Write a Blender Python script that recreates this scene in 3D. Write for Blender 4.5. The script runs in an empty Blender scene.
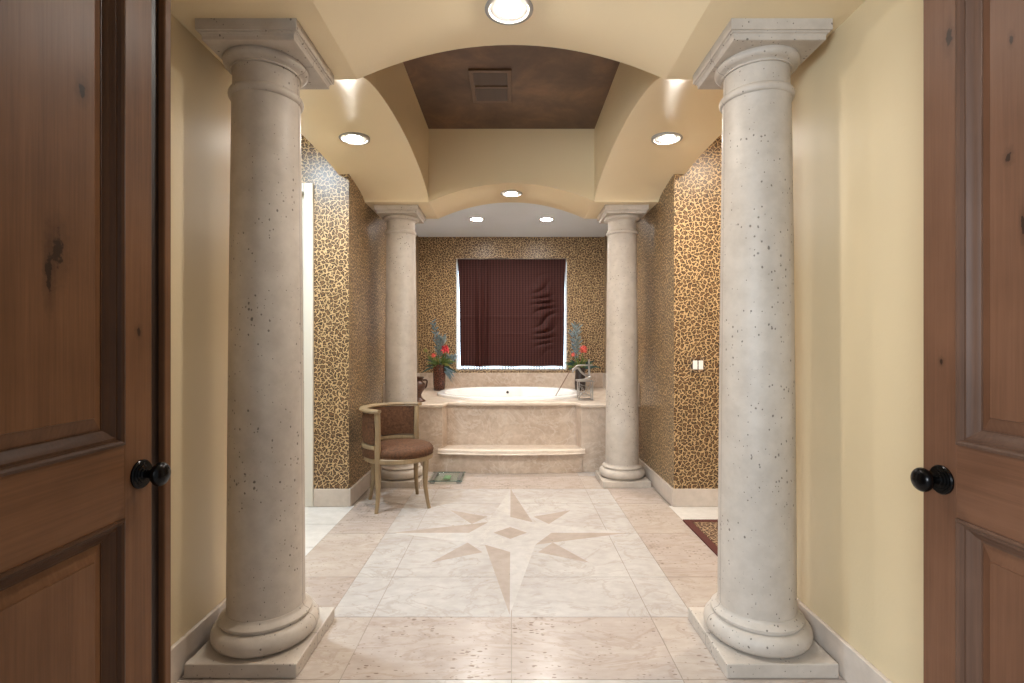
import bpy, bmesh, math, random
from mathutils import Vector, Matrix
random.seed(7)
S = bpy.context.scene
COL = S.collection
PI = math.pi

# ------------------------------------------------------------------ node helpers
def new_mat(name, rough=0.5, spec=0.5, metal=0.0):
    m = bpy.data.materials.new(name); m.use_nodes = True
    nt = m.node_tree; b = nt.nodes['Principled BSDF']
    b.inputs['Roughness'].default_value = rough
    b.inputs['Specular IOR Level'].default_value = spec
    b.inputs['Metallic'].default_value = metal
    return m, nt, b
def N(nt, t, **kw):
    n = nt.nodes.new(t)
    for k, v in kw.items():
        if k in n.inputs.keys() if hasattr(n.inputs, 'keys') else False: n.inputs[k].default_value = v
        else: setattr(n, k, v)
    return n
def L(nt, a, b): nt.links.new(a, b)
def math_n(nt, op, a, b=None, c=None, clamp=False):
    n = nt.nodes.new('ShaderNodeMath'); n.operation = op; n.use_clamp = clamp
    for i, v in enumerate((a, b, c)):
        if v is None: continue
        if isinstance(v, (int, float)): n.inputs[i].default_value = v
        else: L(nt, v, n.inputs[i])
    return n.outputs[0]
def mixc(nt, fac, a, b, mode='MIX'):
    n = nt.nodes.new('ShaderNodeMix'); n.data_type = 'RGBA'; n.blend_type = mode
    if isinstance(fac, (int, float)): n.inputs[0].default_value = fac
    else: L(nt, fac, n.inputs[0])
    for i, v in ((6, a), (7, b)):
        if isinstance(v, tuple): n.inputs[i].default_value = (*v, 1) if len(v) == 3 else v
        else: L(nt, v, n.inputs[i])
    return n.outputs[2]
def pos(nt): return nt.nodes.new('ShaderNodeNewGeometry').outputs['Position']
def objco(nt): return nt.nodes.new('ShaderNodeTexCoord').outputs['Object']
def scaled(nt, vec, s):
    n = nt.nodes.new('ShaderNodeMapping'); n.inputs['Scale'].default_value = s; L(nt, vec, n.inputs['Vector']); return n.outputs[0]
def noise(nt, vec, scale, detail=4, rough=0.55, dist=0.0):
    n = nt.nodes.new('ShaderNodeTexNoise'); n.inputs['Scale'].default_value = scale
    n.inputs['Detail'].default_value = detail; n.inputs['Roughness'].default_value = rough
    n.inputs['Distortion'].default_value = dist; L(nt, vec, n.inputs['Vector']); return n.outputs['Fac']
def ramp(nt, fac, stops):
    n = nt.nodes.new('ShaderNodeValToRGB'); cr = n.color_ramp
    while len(cr.elements) < len(stops): cr.elements.new(0.5)
    for e, (p, c) in zip(cr.elements, stops):
        e.position = p; e.color = (*c, 1) if len(c) == 3 else c
    L(nt, fac, n.inputs[0]); return n.outputs[0]
def smooth(nt, fac, lo, hi):
    n = nt.nodes.new('ShaderNodeMapRange'); n.interpolation_type = 'SMOOTHSTEP'
    L(nt, fac, n.inputs[0]); n.inputs[1].default_value = lo; n.inputs[2].default_value = hi; return n.outputs[0]
def bump(nt, b, h, strength=0.2, dist=0.01):
    n = nt.nodes.new('ShaderNodeBump'); n.inputs['Strength'].default_value = strength; n.inputs['Distance'].default_value = dist
    L(nt, h, n.inputs['Height']); L(nt, n.outputs[0], b.inputs['Normal'])

def mat_plain(name, col, rough=0.5, metal=0.0, spec=0.5, var=0.08, sc=20):
    m, nt, b = new_mat(name, rough, spec, metal)
    f = noise(nt, objco(nt), sc, 3)
    lo = tuple(c*(1-var) for c in col); hi = tuple(min(1, c*(1+var)) for c in col)
    L(nt, ramp(nt, f, [(0.3, lo), (0.7, hi)]), b.inputs['Base Color'])
    return m

def mat_paint(name, col, rough=0.4):
    m, nt, b = new_mat(name, rough, 0.5)
    p = pos(nt)
    f = noise(nt, p, 1.2, 3)
    L(nt, ramp(nt, f, [(0.3, tuple(c*0.96 for c in col)), (0.7, tuple(c*1.03 for c in col))]), b.inputs['Base Color'])
    bump(nt, b, noise(nt, p, 90, 4), 0.12, 0.004)
    return m

def mat_stone(name, c1, c2, rough=0.4, pit=(0.2, 0.17, 0.14), pit_scale=(38, 38, 60), pit_amt=0.19, vein=None, big=1.6, stretch=(1, 1, 1), seam=False):
    m, nt, b = new_mat(name, rough, 0.45)
    p = pos(nt)
    ps = scaled(nt, p, stretch)
    f = noise(nt, ps, big, 7, 0.62, 0.6)
    c = ramp(nt, f, [(0.28, c1), (0.72, c2)])
    f2 = noise(nt, ps, big*9, 5, 0.6)
    c = mixc(nt, 0.25, c, ramp(nt, f2, [(0.35, tuple(x*0.82 for x in c1)), (0.65, tuple(min(1, x*1.1) for x in c2))]))
    if vein:
        v = noise(nt, ps, big*1.7, 8, 0.6, 1.5)
        d = math_n(nt, 'ABSOLUTE', math_n(nt, 'SUBTRACT', v, 0.5))
        vm = math_n(nt, 'SUBTRACT', 1.0, smooth(nt, d, 0.0, 0.03))
        c = mixc(nt, math_n(nt, 'MULTIPLY', vm, 0.45), c, vein)
    if pit_amt:
        vo = nt.nodes.new('ShaderNodeTexVoronoi'); vo.feature = 'F1'; vo.inputs['Scale'].default_value = 1
        nz = nt.nodes.new('ShaderNodeTexNoise'); nz.inputs['Scale'].default_value = 40
        L(nt, p, nz.inputs['Vector'])
        pm = scaled(nt, p, pit_scale)
        add = nt.nodes.new('ShaderNodeMixRGB'); add.blend_type = 'ADD'; add.inputs[0].default_value = 0.6
        L(nt, pm, add.inputs[1]); L(nt, nz.outputs['Color'], add.inputs[2])
        L(nt, add.outputs[0], vo.inputs['Vector'])
        sc_ = nt.nodes.new('ShaderNodeSeparateColor'); L(nt, vo.outputs['Color'], sc_.inputs[0])
        rnd = math_n(nt, 'POWER', sc_.outputs[0], 3.5)
        clus = math_n(nt, 'ADD', 0.5, math_n(nt, 'MULTIPLY', smooth(nt, noise(nt, p, 3.5, 4, 0.6), 0.40, 0.75), 1.0))
        thr = math_n(nt, 'MULTIPLY', math_n(nt, 'MULTIPLY', rnd, clus), pit_amt*1.6)
        pmask = math_n(nt, 'SUBTRACT', 1.0, smooth(nt, math_n(nt, 'DIVIDE', vo.outputs['Distance'], math_n(nt, 'ADD', thr, 0.001)), 0.6, 1.1))
        c = mixc(nt, math_n(nt, 'MULTIPLY', pmask, 0.8), c, pit)
        bump(nt, b, math_n(nt, 'SUBTRACT', f2, pmask), 0.25, 0.003)
    if seam:                                                   # mortar joint where the two halves of a column meet
        so = nt.nodes.new('ShaderNodeSeparateXYZ'); L(nt, objco(nt), so.inputs[0])
        sm = math_n(nt, 'LESS_THAN', math_n(nt, 'ABSOLUTE', so.outputs[1]), 0.0016)
        c = mixc(nt, math_n(nt, 'MULTIPLY', sm, 0.6), c, pit)
    L(nt, c, b.inputs['Base Color'])
    return m

def mat_leopard(name, ground, spot, centre, scale=28.0, rough=0.38, obj=False, round_uv=False):
    m, nt, b = new_mat(name, rough, 0.38)
    p = objco(nt) if obj else pos(nt)
    s = nt.nodes.new('ShaderNodeSeparateXYZ'); L(nt, p, s.inputs[0])
    cmb = nt.nodes.new('ShaderNodeCombineXYZ')
    if round_uv:
        L(nt, math_n(nt, 'MULTIPLY', math_n(nt, 'ARCTAN2', s.outputs[1], s.outputs[0]), 0.08), cmb.inputs[0]); L(nt, s.outputs[2], cmb.inputs[1])
    elif obj:
        L(nt, s.outputs[0], cmb.inputs[0]); L(nt, s.outputs[1], cmb.inputs[1])
    else:
        L(nt, math_n(nt, 'ADD', s.outputs[0], s.outputs[1]), cmb.inputs[0]); L(nt, s.outputs[2], cmb.inputs[1])
    uv = scaled(nt, cmb.outputs[0], (scale, scale*1.0, 1))
    nz = nt.nodes.new('ShaderNodeTexNoise'); nz.inputs['Scale'].default_value = 0.9; nz.inputs['Detail'].default_value = 2
    L(nt, uv, nz.inputs['Vector'])
    vs = nt.nodes.new('ShaderNodeVectorMath'); vs.operation = 'MULTIPLY_ADD'
    L(nt, nz.outputs['Color'], vs.inputs[0]); vs.inputs[1].default_value = (1.5, 1.5, 0); L(nt, uv, vs.inputs[2])
    ve = nt.nodes.new('ShaderNodeTexVoronoi'); ve.voronoi_dimensions = '2D'; ve.feature = 'DISTANCE_TO_EDGE'; ve.inputs['Scale'].default_value = 1
    L(nt, vs.outputs[0], ve.inputs['Vector'])
    vf = nt.nodes.new('ShaderNodeTexVoronoi'); vf.voronoi_dimensions = '2D'; vf.feature = 'F1'; vf.inputs['Scale'].default_value = 1
    L(nt, vs.outputs[0], vf.inputs['Vector'])
    n2 = noise(nt, uv, 2.6, 4, 0.65)
    e = math_n(nt, 'ADD', ve.outputs['Distance'], math_n(nt, 'MULTIPLY', math_n(nt, 'SUBTRACT', n2, 0.5), 0.55))
    body = smooth(nt, e, 0.085, 0.135)
    gap = smooth(nt, noise(nt, uv, 1.5, 1), 0.60, 0.67)          # breaks in the rosettes
    ring = math_n(nt, 'SUBTRACT', 1.0, smooth(nt, e, 0.22, 0.36))
    ring = math_n(nt, 'MULTIPLY', ring, math_n(nt, 'SUBTRACT', 1.0, math_n(nt, 'MULTIPLY', gap, 0.9)))
    inner = mixc(nt, ring, centre, spot)
    gcol = ramp(nt, noise(nt, uv, 0.35, 3), [(0.3, tuple(x*0.88 for x in ground)), (0.7, tuple(x*1.08 for x in ground))])
    L(nt, mixc(nt, body, gcol, inner), b.inputs['Base Color'])
    return m

def mat_wood(name, c1, c2, axis, rough=0.32, knots=(), fine=1.0, spec=0.5):
    """axis: grain direction 0 x, 1 y, 2 z"""
    m, nt, b = new_mat(name, rough, spec)
    p = pos(nt)
    st = [26*fine, 26*fine, 26*fine]; st[axis] = 1.3*fine
    g = noise(nt, scaled(nt, p, tuple(st)), 1.0, 6, 0.6, 0.5)
    st2 = [150*fine, 150*fine, 150*fine]; st2[axis] = 4*fine
    g2 = noise(nt, scaled(nt, p, tuple(st2)), 1.0, 3, 0.6)
    blot = noise(nt, p, 3.0, 4)
    c = ramp(nt, g, [(0.25, c1), (0.75, c2)])
    c = mixc(nt, 0.35, c, ramp(nt, g2, [(0.3, tuple(x*0.6 for x in c1)), (0.7, c2)]))
    c = mixc(nt, 0.35, c, ramp(nt, blot, [(0.3, tuple(x*0.7 for x in c1)), (0.7, tuple(x*1.15 for x in c2))]))
    for (kx, ky, kz, ry, rz) in knots:
        s = nt.nodes.new('ShaderNodeVectorMath'); s.operation = 'SUBTRACT'; L(nt, p, s.inputs[0]); s.inputs[1].default_value = (kx, ky, kz)
        d = nt.nodes.new('ShaderNodeVectorMath'); d.operation = 'MULTIPLY'; L(nt, s.outputs[0], d.inputs[0]); d.inputs[1].default_value = (0.0, 1/ry, 1/rz)
        ln = nt.nodes.new('ShaderNodeVectorMath'); ln.operation = 'LENGTH'; L(nt, d.outputs[0], ln.inputs[0])
        dd = math_n(nt, 'ADD', ln.outputs['Value'], math_n(nt, 'MULTIPLY', math_n(nt, 'SUBTRACT', noise(nt, p, 70, 4), 0.5), 1.6))
        k = math_n(nt, 'SUBTRACT', 1.0, smooth(nt, dd, 0.45, 0.75))
        c = mixc(nt, math_n(nt, 'MULTIPLY', k, 0.9), c, (0.012, 0.007, 0.004))
        k2 = math_n(nt, 'SUBTRACT', 1.0, smooth(nt, dd, 0.7, 2.0))
        c = mixc(nt, math_n(nt, 'MULTIPLY', k2, 0.35), c, tuple(x*0.4 for x in c1))
    L(nt, c, b.inputs['Base Color'])
    bump(nt, b, g2, 0.06, 0.002)
    return m

def mat_emit(name, col, strength):
    m = bpy.data.materials.new(name); m.use_nodes = True; nt = m.node_tree
    nt.nodes.remove(nt.nodes['Principled BSDF'])
    e = nt.nodes.new('ShaderNodeEmission'); e.inputs[0].default_value = (*col, 1); e.inputs[1].default_value = strength
    L(nt, e.outputs[0], nt.nodes['Material Output'].inputs[0]); return m

# ------------------------------------------------------------------ materials
CREAM = mat_paint('cream_paint', (0.69, 0.555, 0.352), 0.36)
CREAMC = mat_paint('cream_ceiling_paint', (0.84, 0.69, 0.455), 0.34)
WHITEC = mat_paint('white_ceiling_paint', (0.78, 0.84, 0.92), 0.5)
WHITE_TRIM = mat_paint('white_trim_paint', (0.66, 0.61, 0.53), 0.35)
LEOP = mat_leopard('leopard_wallpaper', (0.54, 0.37, 0.195), (0.030, 0.016, 0.009), (0.165, 0.09, 0.042), 31.5, 0.33)
COLST = mat_stone('pitted_cast_stone', (0.43, 0.365, 0.305), (0.58, 0.515, 0.45), 0.5, (0.10, 0.08, 0.065), (85, 85, 66), 0.27, seam=True)
BASEST = mat_stone('baseboard_stone', (0.50, 0.415, 0.345), (0.65, 0.565, 0.49), 0.35, pit_amt=0.10)
WMARB = mat_stone('pale_marble', (0.43, 0.385, 0.355), (0.56, 0.525, 0.495), 0.22, (0.40, 0.33, 0.27), (26, 40, 30), 0.16, (0.37, 0.315, 0.27), 1.4, (1, 1.5, 1))
WMARB2 = mat_stone('white_marble', (0.60, 0.57, 0.53), (0.70, 0.675, 0.64), 0.2, pit_amt=0, vein=(0.60, 0.57, 0.53))
TAN = mat_stone('tan_travertine', (0.39, 0.315, 0.268), (0.51, 0.437, 0.39), 0.25, (0.20, 0.135, 0.10), (42, 105, 30), 0.36, (0.33, 0.25, 0.195), 1.1, (1, 2.6, 1))
TAN2 = mat_stone('beige_travertine', (0.42, 0.345, 0.29), (0.53, 0.46, 0.405), 0.25, (0.25, 0.18, 0.14), (44, 105, 30), 0.30, (0.37, 0.29, 0.235), 1.3, (1, 2.2, 1))
DSTAR = mat_stone('star_brown_marble', (0.365, 0.295, 0.245), (0.465, 0.395, 0.34), 0.22, pit_amt=0.12)
GROUT = mat_plain('grout', (0.27, 0.22, 0.18), 0.8)
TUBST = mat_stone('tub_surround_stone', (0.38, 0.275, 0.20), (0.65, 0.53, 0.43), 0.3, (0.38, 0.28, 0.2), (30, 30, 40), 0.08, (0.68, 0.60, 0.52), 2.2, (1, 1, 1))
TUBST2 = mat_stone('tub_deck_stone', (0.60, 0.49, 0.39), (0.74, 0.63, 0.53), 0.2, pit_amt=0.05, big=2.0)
PORC = mat_plain('porcelain', (0.86, 0.85, 0.83), 0.12, var=0.01)
m_, nt_, b_ = new_mat('brown_faux_finish', 0.45, 0.5)
f_ = noise(nt_, pos(nt_), 2.6, 7, 0.65, 0.4)
L(nt_, ramp(nt_, f_, [(0.32, (0.075, 0.041, 0.027)), (0.50, (0.125, 0.069, 0.043)), (0.70, (0.23, 0.125, 0.070))]), b_.inputs['Base Color'])
BROWNC = m_
VENT = mat_plain('vent_metal', (0.095, 0.06, 0.044), 0.45)
LD1, LD2 = (0.100, 0.043, 0.019), (0.205, 0.097, 0.046)
KL = ((-0.885, 1.010, 1.417, 0.020, 0.05), (-0.885, 1.065, 1.760, 0.012, 0.022), (-0.885, 0.99, 1.37, 0.010, 0.06), (-0.885, 1.215, 1.262, 0.009, 0.014))
KR = ((1.02, 1.194, 1.946, 0.013, 0.028), (1.02, 1.06, 1.62, 0.009, 0.014), (1.02, 1.215, 1.19, 0.006, 0.01), (1.02, 1.03, 1.47, 0.006, 0.03), (1.02, 1.055, 1.86, 0.006, 0.014))
WL_V = mat_wood('left_door_wood', LD1, LD2, 2, 0.40, KL, spec=0.14)
WL_H = mat_wood('left_door_rail_wood', LD1, LD2, 1, 0.40, spec=0.14)
WR_V = mat_wood('right_door_wood', (0.115, 0.050, 0.026), (0.195, 0.094, 0.054), 2, 0.42, KR, spec=0.14)
WR_H = mat_wood('right_door_rail_wood', (0.115, 0.050, 0.026), (0.195, 0.094, 0.054), 1, 0.42, spec=0.14)
WMOULD = mat_wood('moulding_wood', (0.045, 0.020, 0.010), (0.10, 0.047, 0.024), 2, 0.42, spec=0.14)
WMOULDR = mat_wood('right_moulding_wood', (0.085, 0.045, 0.030), (0.155, 0.085, 0.056), 2, 0.42, spec=0.14)
WDARK = mat_wood('dark_rebate_wood', (0.012, 0.006, 0.004), (0.030, 0.014, 0.009), 2, 0.4)  # near-black brown for the recessed rebate strip, much darker than the door leaf
BLACKM = mat_plain('blackened_bronze', (0.012, 0.011, 0.011), 0.22, 0.85, var=0.3)
CHAIRW = mat_wood('weathered_gold_wood', (0.20, 0.128, 0.064), (0.38, 0.275, 0.155), 2, 0.5, fine=1.4)
m_, nt_, b_ = new_mat('brown_chair_fabric', 0.75, 0.3)
f_ = noise(nt_, objco(nt_), 55, 5, 0.7)
L(nt_, ramp(nt_, f_, [(0.3, (0.042, 0.017, 0.007)), (0.7, (0.150, 0.066, 0.030))]), b_.inputs['Base Color']); bump(nt_, b_, f_, 0.3, 0.003)
FABRIC = m_
m_, nt_, b_ = new_mat('quilted_shade_cloth', 0.65, 0.16)
s_ = nt_.nodes.new('ShaderNodeSeparateXYZ'); L(nt_, pos(nt_), s_.inputs[0])
w1 = math_n(nt_, 'SINE', math_n(nt_, 'MULTIPLY', s_.outputs[0], 160.0)); w2 = math_n(nt_, 'SINE', math_n(nt_, 'MULTIPLY', s_.outputs[2], 210.0))
wv = math_n(nt_, 'ADD', math_n(nt_, 'MULTIPLY', w1, 0.35), math_n(nt_, 'MULTIPLY', w2, 0.15))
L(nt_, ramp(nt_, math_n(nt_, 'ADD', wv, 0.5, clamp=True), [(0.1, (0.022, 0.0065, 0.006)), (0.9, (0.068, 0.021, 0.017))]), b_.inputs['Base Color']); bump(nt_, b_, wv, 0.5, 0.006)
SHADE = m_
FRINGE = mat_plain('lace_fringe', (0.22, 0.20, 0.19), 0.8)
CHROME = mat_plain('silver_wire', (0.42, 0.40, 0.38), 0.3, 0.9)
RODM = mat_plain('brown_rod', (0.22, 0.13, 0.09), 0.5)
VASEM = mat_leopard('brown_spotted_glaze', (0.16, 0.055, 0.03), (0.020, 0.008, 0.006), (0.07, 0.025, 0.015), 34, 0.25, True, True)
DVASE = mat_plain('dark_bronze_glaze', (0.035, 0.022, 0.018), 0.3, var=0.3)
BRONZE = mat_plain('carved_brown_resin', (0.085, 0.035, 0.018), 0.35, 0.2, var=0.5, sc=40)
LEAFG = mat_plain('green_leaf', (0.10, 0.17, 0.045), 0.5, var=0.4, sc=30)
LEAFY = mat_plain('yellow_green_leaf', (0.26, 0.27, 0.07), 0.5, var=0.3, sc=30)
LEAFD = mat_plain('dark_teal_leaf', (0.03, 0.075, 0.065), 0.5, var=0.3, sc=30)
BLUEG = mat_plain('dusty_blue_foliage', (0.20, 0.265, 0.28), 0.6, var=0.35, sc=30)
DRYB = mat_plain('dry_blue_grass', (0.13, 0.20, 0.24), 0.7, var=0.3, sc=30)
RED = mat_plain('red_petal', (0.62, 0.045, 0.06), 0.45, var=0.25, sc=40)
CORAL = mat_plain('coral_petal', (0.72, 0.13, 0.10), 0.45, var=0.3, sc=40)
STEEL = mat_plain('scale_steel', (0.40, 0.42, 0.42), 0.25, 0.8)
def mat_thin_glass(name, tint, refl):
    m_ = bpy.data.materials.new(name); m_.use_nodes = True; nt_ = m_.node_tree; nt_.nodes.remove(nt_.nodes['Principled BSDF'])
    t_ = nt_.nodes.new('ShaderNodeBsdfTransparent'); t_.inputs[0].default_value = (*tint, 1)
    g_ = nt_.nodes.new('ShaderNodeBsdfGlossy'); g_.inputs['Roughness'].default_value = 0.03
    x_ = nt_.nodes.new('ShaderNodeMixShader'); x_.inputs[0].default_value = refl
    L(nt_, t_.outputs[0], x_.inputs[1]); L(nt_, g_.outputs[0], x_.inputs[2]); L(nt_, x_.outputs[0], nt_.nodes['Material Output'].inputs[0])
    return m_
GLASS = mat_thin_glass('scale_glass', (0.90, 0.955, 0.935), 0.12)
SCREEN = mat_plain('scale_screen', (0.34, 0.52, 0.28), 0.2)
GLINE = mat_plain('glass_edge', (0.06, 0.12, 0.11), 0.15)
PANE = mat_thin_glass('window_glass', (0.93, 0.97, 1.0), 0.06)
LENS = mat_emit('lamp_lens', (1.0, 0.94, 0.86), 300.0)
LENSW = mat_emit('lamp_lens_cool', (1.0, 0.97, 0.93), 180.0)
LRING = mat_plain('lamp_trim', (0.36, 0.34, 0.31), 0.45)
LREFL = mat_plain('lamp_reflector', (0.82, 0.80, 0.76), 0.2, 0.3)
RUGP = mat_leopard('rug_leopard_pile', (0.36, 0.24, 0.14), (0.035, 0.018, 0.012), (0.12, 0.06, 0.03), 34, 0.95, True)
RUGB = mat_plain('rug_border', (0.085, 0.020, 0.013), 0.95, var=0.2, sc=90)
PLATE = mat_leopard('switch_plate_paper', (0.42, 0.30, 0.18), (0.03, 0.018, 0.012), (0.12, 0.06, 0.03), 28, 0.3)
ROCKER = mat_plain('switch_rocker_white', (0.85, 0.85, 0.83), 0.3, var=0.02)
RUBBER = mat_plain('dark_rubber', (0.03, 0.03, 0.03), 0.6)

# ------------------------------------------------------------------ mesh helpers
def obj(name, bm, mats, parent=None, smooth=None, loc=None):
    me = bpy.data.meshes.new(name)
    bmesh.ops.recalc_face_normals(bm, faces=bm.faces)
    bm.to_mesh(me); bm.free()
    for m in (mats if isinstance(mats, (list, tuple)) else [mats]): me.materials.append(m)
    if smooth is not None:
        for p in me.polygons: p.use_smooth = True
        me.set_sharp_from_angle(angle=math.radians(smooth))
    o = bpy.data.objects.new(name, me); COL.objects.link(o)
    if parent is not None: o.parent = parent
    if loc is not None: o.location = loc
    return o
def tag(o, label, cat, group=None):
    o['label'] = label; o['category'] = cat
    if group: o['group'] = group
    return o
def thing(name, label, cat, loc, group=None, rz=0.0):
    o = bpy.data.objects.new(name, None); o.empty_display_size = 0.1; COL.objects.link(o)
    o.location = loc; o.rotation_euler[2] = rz
    return tag(o, label, cat, group)
def struct(name, bm, mats, smooth=None, parent=None):
    o = obj(name, bm, mats, parent, smooth)
    if parent is None: o['kind'] = 'structure'
    return o
def box(bm, x0, x1, y0, y1, z0, z1, bev=0.0, mi=0, seg=2):
    r = bmesh.ops.create_cube(bm, size=1.0)
    vs = r['verts']
    for v in vs:
        v.co = Vector((x0 + (v.co.x+0.5)*(x1-x0), y0 + (v.co.y+0.5)*(y1-y0), z0 + (v.co.z+0.5)*(z1-z0)))
    fs = {f for v in vs for f in v.link_faces}
    for f in fs: f.material_index = mi
    if bev > 0:
        es = list({e for v in vs for e in v.link_edges})
        rr = bmesh.ops.bevel(bm, geom=es, offset=bev, segments=seg, profile=0.5, affect='EDGES')
        for f in rr['faces']: f.material_index = mi
    return bm
def nb(): return bmesh.new()
def BX(*a, **k): return box(nb(), *a, **k)
def lathe(bm, prof, n=48, cx=0, cy=0, sx=1, sy=1, cap=True, mi=0):
    rings = []
    for r, z in prof:
        rings.append([bm.verts.new((cx + sx*r*math.cos(2*PI*k/n), cy + sy*r*math.sin(2*PI*k/n), z)) for k in range(n)])
    for a, b in zip(rings, rings[1:]):
        for k in range(n):
            f = bm.faces.new((a[k], a[(k+1) % n], b[(k+1) % n], b[k])); f.material_index = mi
    if cap:
        for rg in (rings[0], rings[-1]):
            try: bm.faces.new(rg).material_index = mi
            except ValueError: pass
    return bm
def tube(bm, pts, r, n=10, cap=True, square=False):
    pts = [Vector(p) for p in pts]; rad = r if isinstance(r, (list, tuple)) else [r]*len(pts)
    rings = []; up = None
    for i, p in enumerate(pts):
        t = (pts[min(i+1, len(pts)-1)] - pts[max(i-1, 0)]).normalized()
        if up is None:
            up = Vector((1, 0, 0)) if abs(t.x) < 0.8 else Vector((0, 1, 0))
        u = (up - t*up.dot(t)).normalized(); up = u; w = t.cross(u)
        ring = []
        for k in range(n):
            a = 2*PI*k/n
            c, s = math.cos(a), math.sin(a)
            if square:
                q = max(abs(c), abs(s))**0.75; c, s = c/q, s/q
            ring.append(bm.verts.new(p + u*(rad[i]*c) + w*(rad[i]*s)))
        rings.append(ring)
    for a, b in zip(rings, rings[1:]):
        for k in range(n): bm.faces.new((a[k], a[(k+1) % n], b[(k+1) % n], b[k]))
    if cap:
        bm.faces.new(rings[0]); bm.faces.new(rings[-1])
    return bm
def arc_band(bm, r0, r1, z0, z1, a0, a1, n=28, bulge=0.0):
    """solid curved band between radii and heights"""
    rings = []
    for i in range(n+1):
        a = a0 + (a1-a0)*i/n
        c, s = math.cos(a), math.sin(a)
        rings.append([bm.verts.new((r*c, r*s, z)) for r, z in ((r0, z0), (r1, z0), (r1+bulge, (z0+z1)/2), (r1, z1), (r0, z1), (r0-bulge, (z0+z1)/2))])
    for a, b in zip(rings, rings[1:]):
        for k in range(6): bm.faces.new((a[k], a[(k+1) % 6], b[(k+1) % 6], b[k]))
    bm.faces.new(rings[0]); bm.faces.new(rings[-1])
    return bm
def bez(p0, p1, p2, n=8):
    p0, p1, p2 = Vector(p0), Vector(p1), Vector(p2)
    return [(1-t)**2*p0 + 2*t*(1-t)*p1 + t*t*p2 for t in [i/n for i in range(n+1)]]
def dup(root, loc, label, rz=None):
    r = root.copy(); COL.objects.link(r); r.location = loc; r['label'] = label
    if rz is not None: r.rotation_euler[2] = rz
    for ch in list(root.children):
        c = ch.copy(); COL.objects.link(c); c.parent = r
        for g in list(ch.children):
            d = g.copy(); COL.objects.link(d); d.parent = c
    return r

# ------------------------------------------------------------------ dimensions (metres; camera at origin looking +Y, eye 1.23)
EYE = 1.23
WX = 1.24                     # side walls
CF, CB = 2.093, 4.604         # column rows
Y1, Y2 = 2.33, 4.32           # tray opening
YE = 4.90                     # far face of rear beam
X1 = 0.70
XO = 1.32                     # outer face of side beams
SOF = 2.437
TRAY = 3.055
YB = 6.84                     # back wall
YP = 3.905                    # alcove back walls
TUBC = 2.673

# ------------------------------------------------------------------ floor
fl = nb()
MI = dict(grout=0, tan=1, marble=2, white=3, star=4, tan2=5, light=6)
box(fl, -2.9, 2.9, -0.6, YB+0.12, -0.06, -0.0012, mi=0)
def tile(x0, x1, y0, y1, mi, g=0.0016):
    vs = [fl.verts.new((x, y, 0.0)) for x, y in ((x0+g, y0+g), (x1-g, y0+g), (x1-g, y1-g), (x0+g, y1-g))]
    lo = [fl.verts.new((v.co.x, v.co.y, -0.0011)) for v in vs]
    fl.faces.new(vs).material_index = mi
    for k in range(4): fl.faces.new((vs[k], lo[k], lo[(k+1) % 4], vs[(k+1) % 4])).material_index = mi
YS = [2.315, 2.714, 3.344, 3.974, 4.373]
XS = [-0.823, -0.63, 0.0, 0.63, 0.823]
for i in range(4):
    for j in range(4):
        tile(XS[i], XS[i+1], YS[j], YS[j+1], 2)
# frame of tan stone
for sx in (-1, 1):
    edges = [1.20, 0.823]
    xa, xb = sorted((sx*1.20, sx*0.823))
    ys = [1.882, 2.315, 2.714, 3.344, 3.974, 4.373, 4.81]
    for j in range(1, 5): tile(xa, xb, ys[j], ys[j+1], 1 if (j+(sx > 0)) % 2 else 5)
    for ya, yb in ((1.882, 2.315), (4.373, 4.81)):
        xa2, xb2 = sorted((sx*1.24, sx*0.63))
        tile(xa2, xb2, ya, yb, 5)
        xa3, xb3 = sorted((0.0, sx*0.63))
        tile(xa3, xb3, ya, yb, 1)
    # rows nearer than the frame
    for (ya, yb) in ((1.27, 1.882), (0.66, 1.27), (0.05, 0.66), (-0.55, 0.05)):
        for (p, q) in ((0.0, 0.63), (0.63, 1.24)):
            xa4, xb4 = sorted((sx*p, sx*q)); tile(xa4, xb4, ya, yb, 5 if p else 2)
    # strip in front of the tub
    for (p, q) in ((0.0, 0.63), (0.63, 1.24)):
        xa4, xb4 = sorted((sx*p, sx*q)); tile(xa4, xb4, 4.81, 5.4, 2 if p else 5)
    # alcove floors
    for i in range(4):
        for j in range(4):
            xa4, xb4 = sorted((sx*(1.20+0.4*i), sx*(1.60+0.4*i))); tile(xa4, xb4, 2.315+0.4*j, 2.715+0.4*j, 3)
CX0, CY0 = -0.008, 3.352
def poly(pts, mi, z):
    f = fl.faces.new([fl.verts.new((CX0+x, CY0+y, z)) for x, y in pts]); f.material_index = mi
    f.normal_update()
    if f.normal.z < 0: f.normal_flip()
IX, IY = 0.155, 0.20
NS, EW, DX, DY = 1.02, 0.775, 0.448, 0.458
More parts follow.
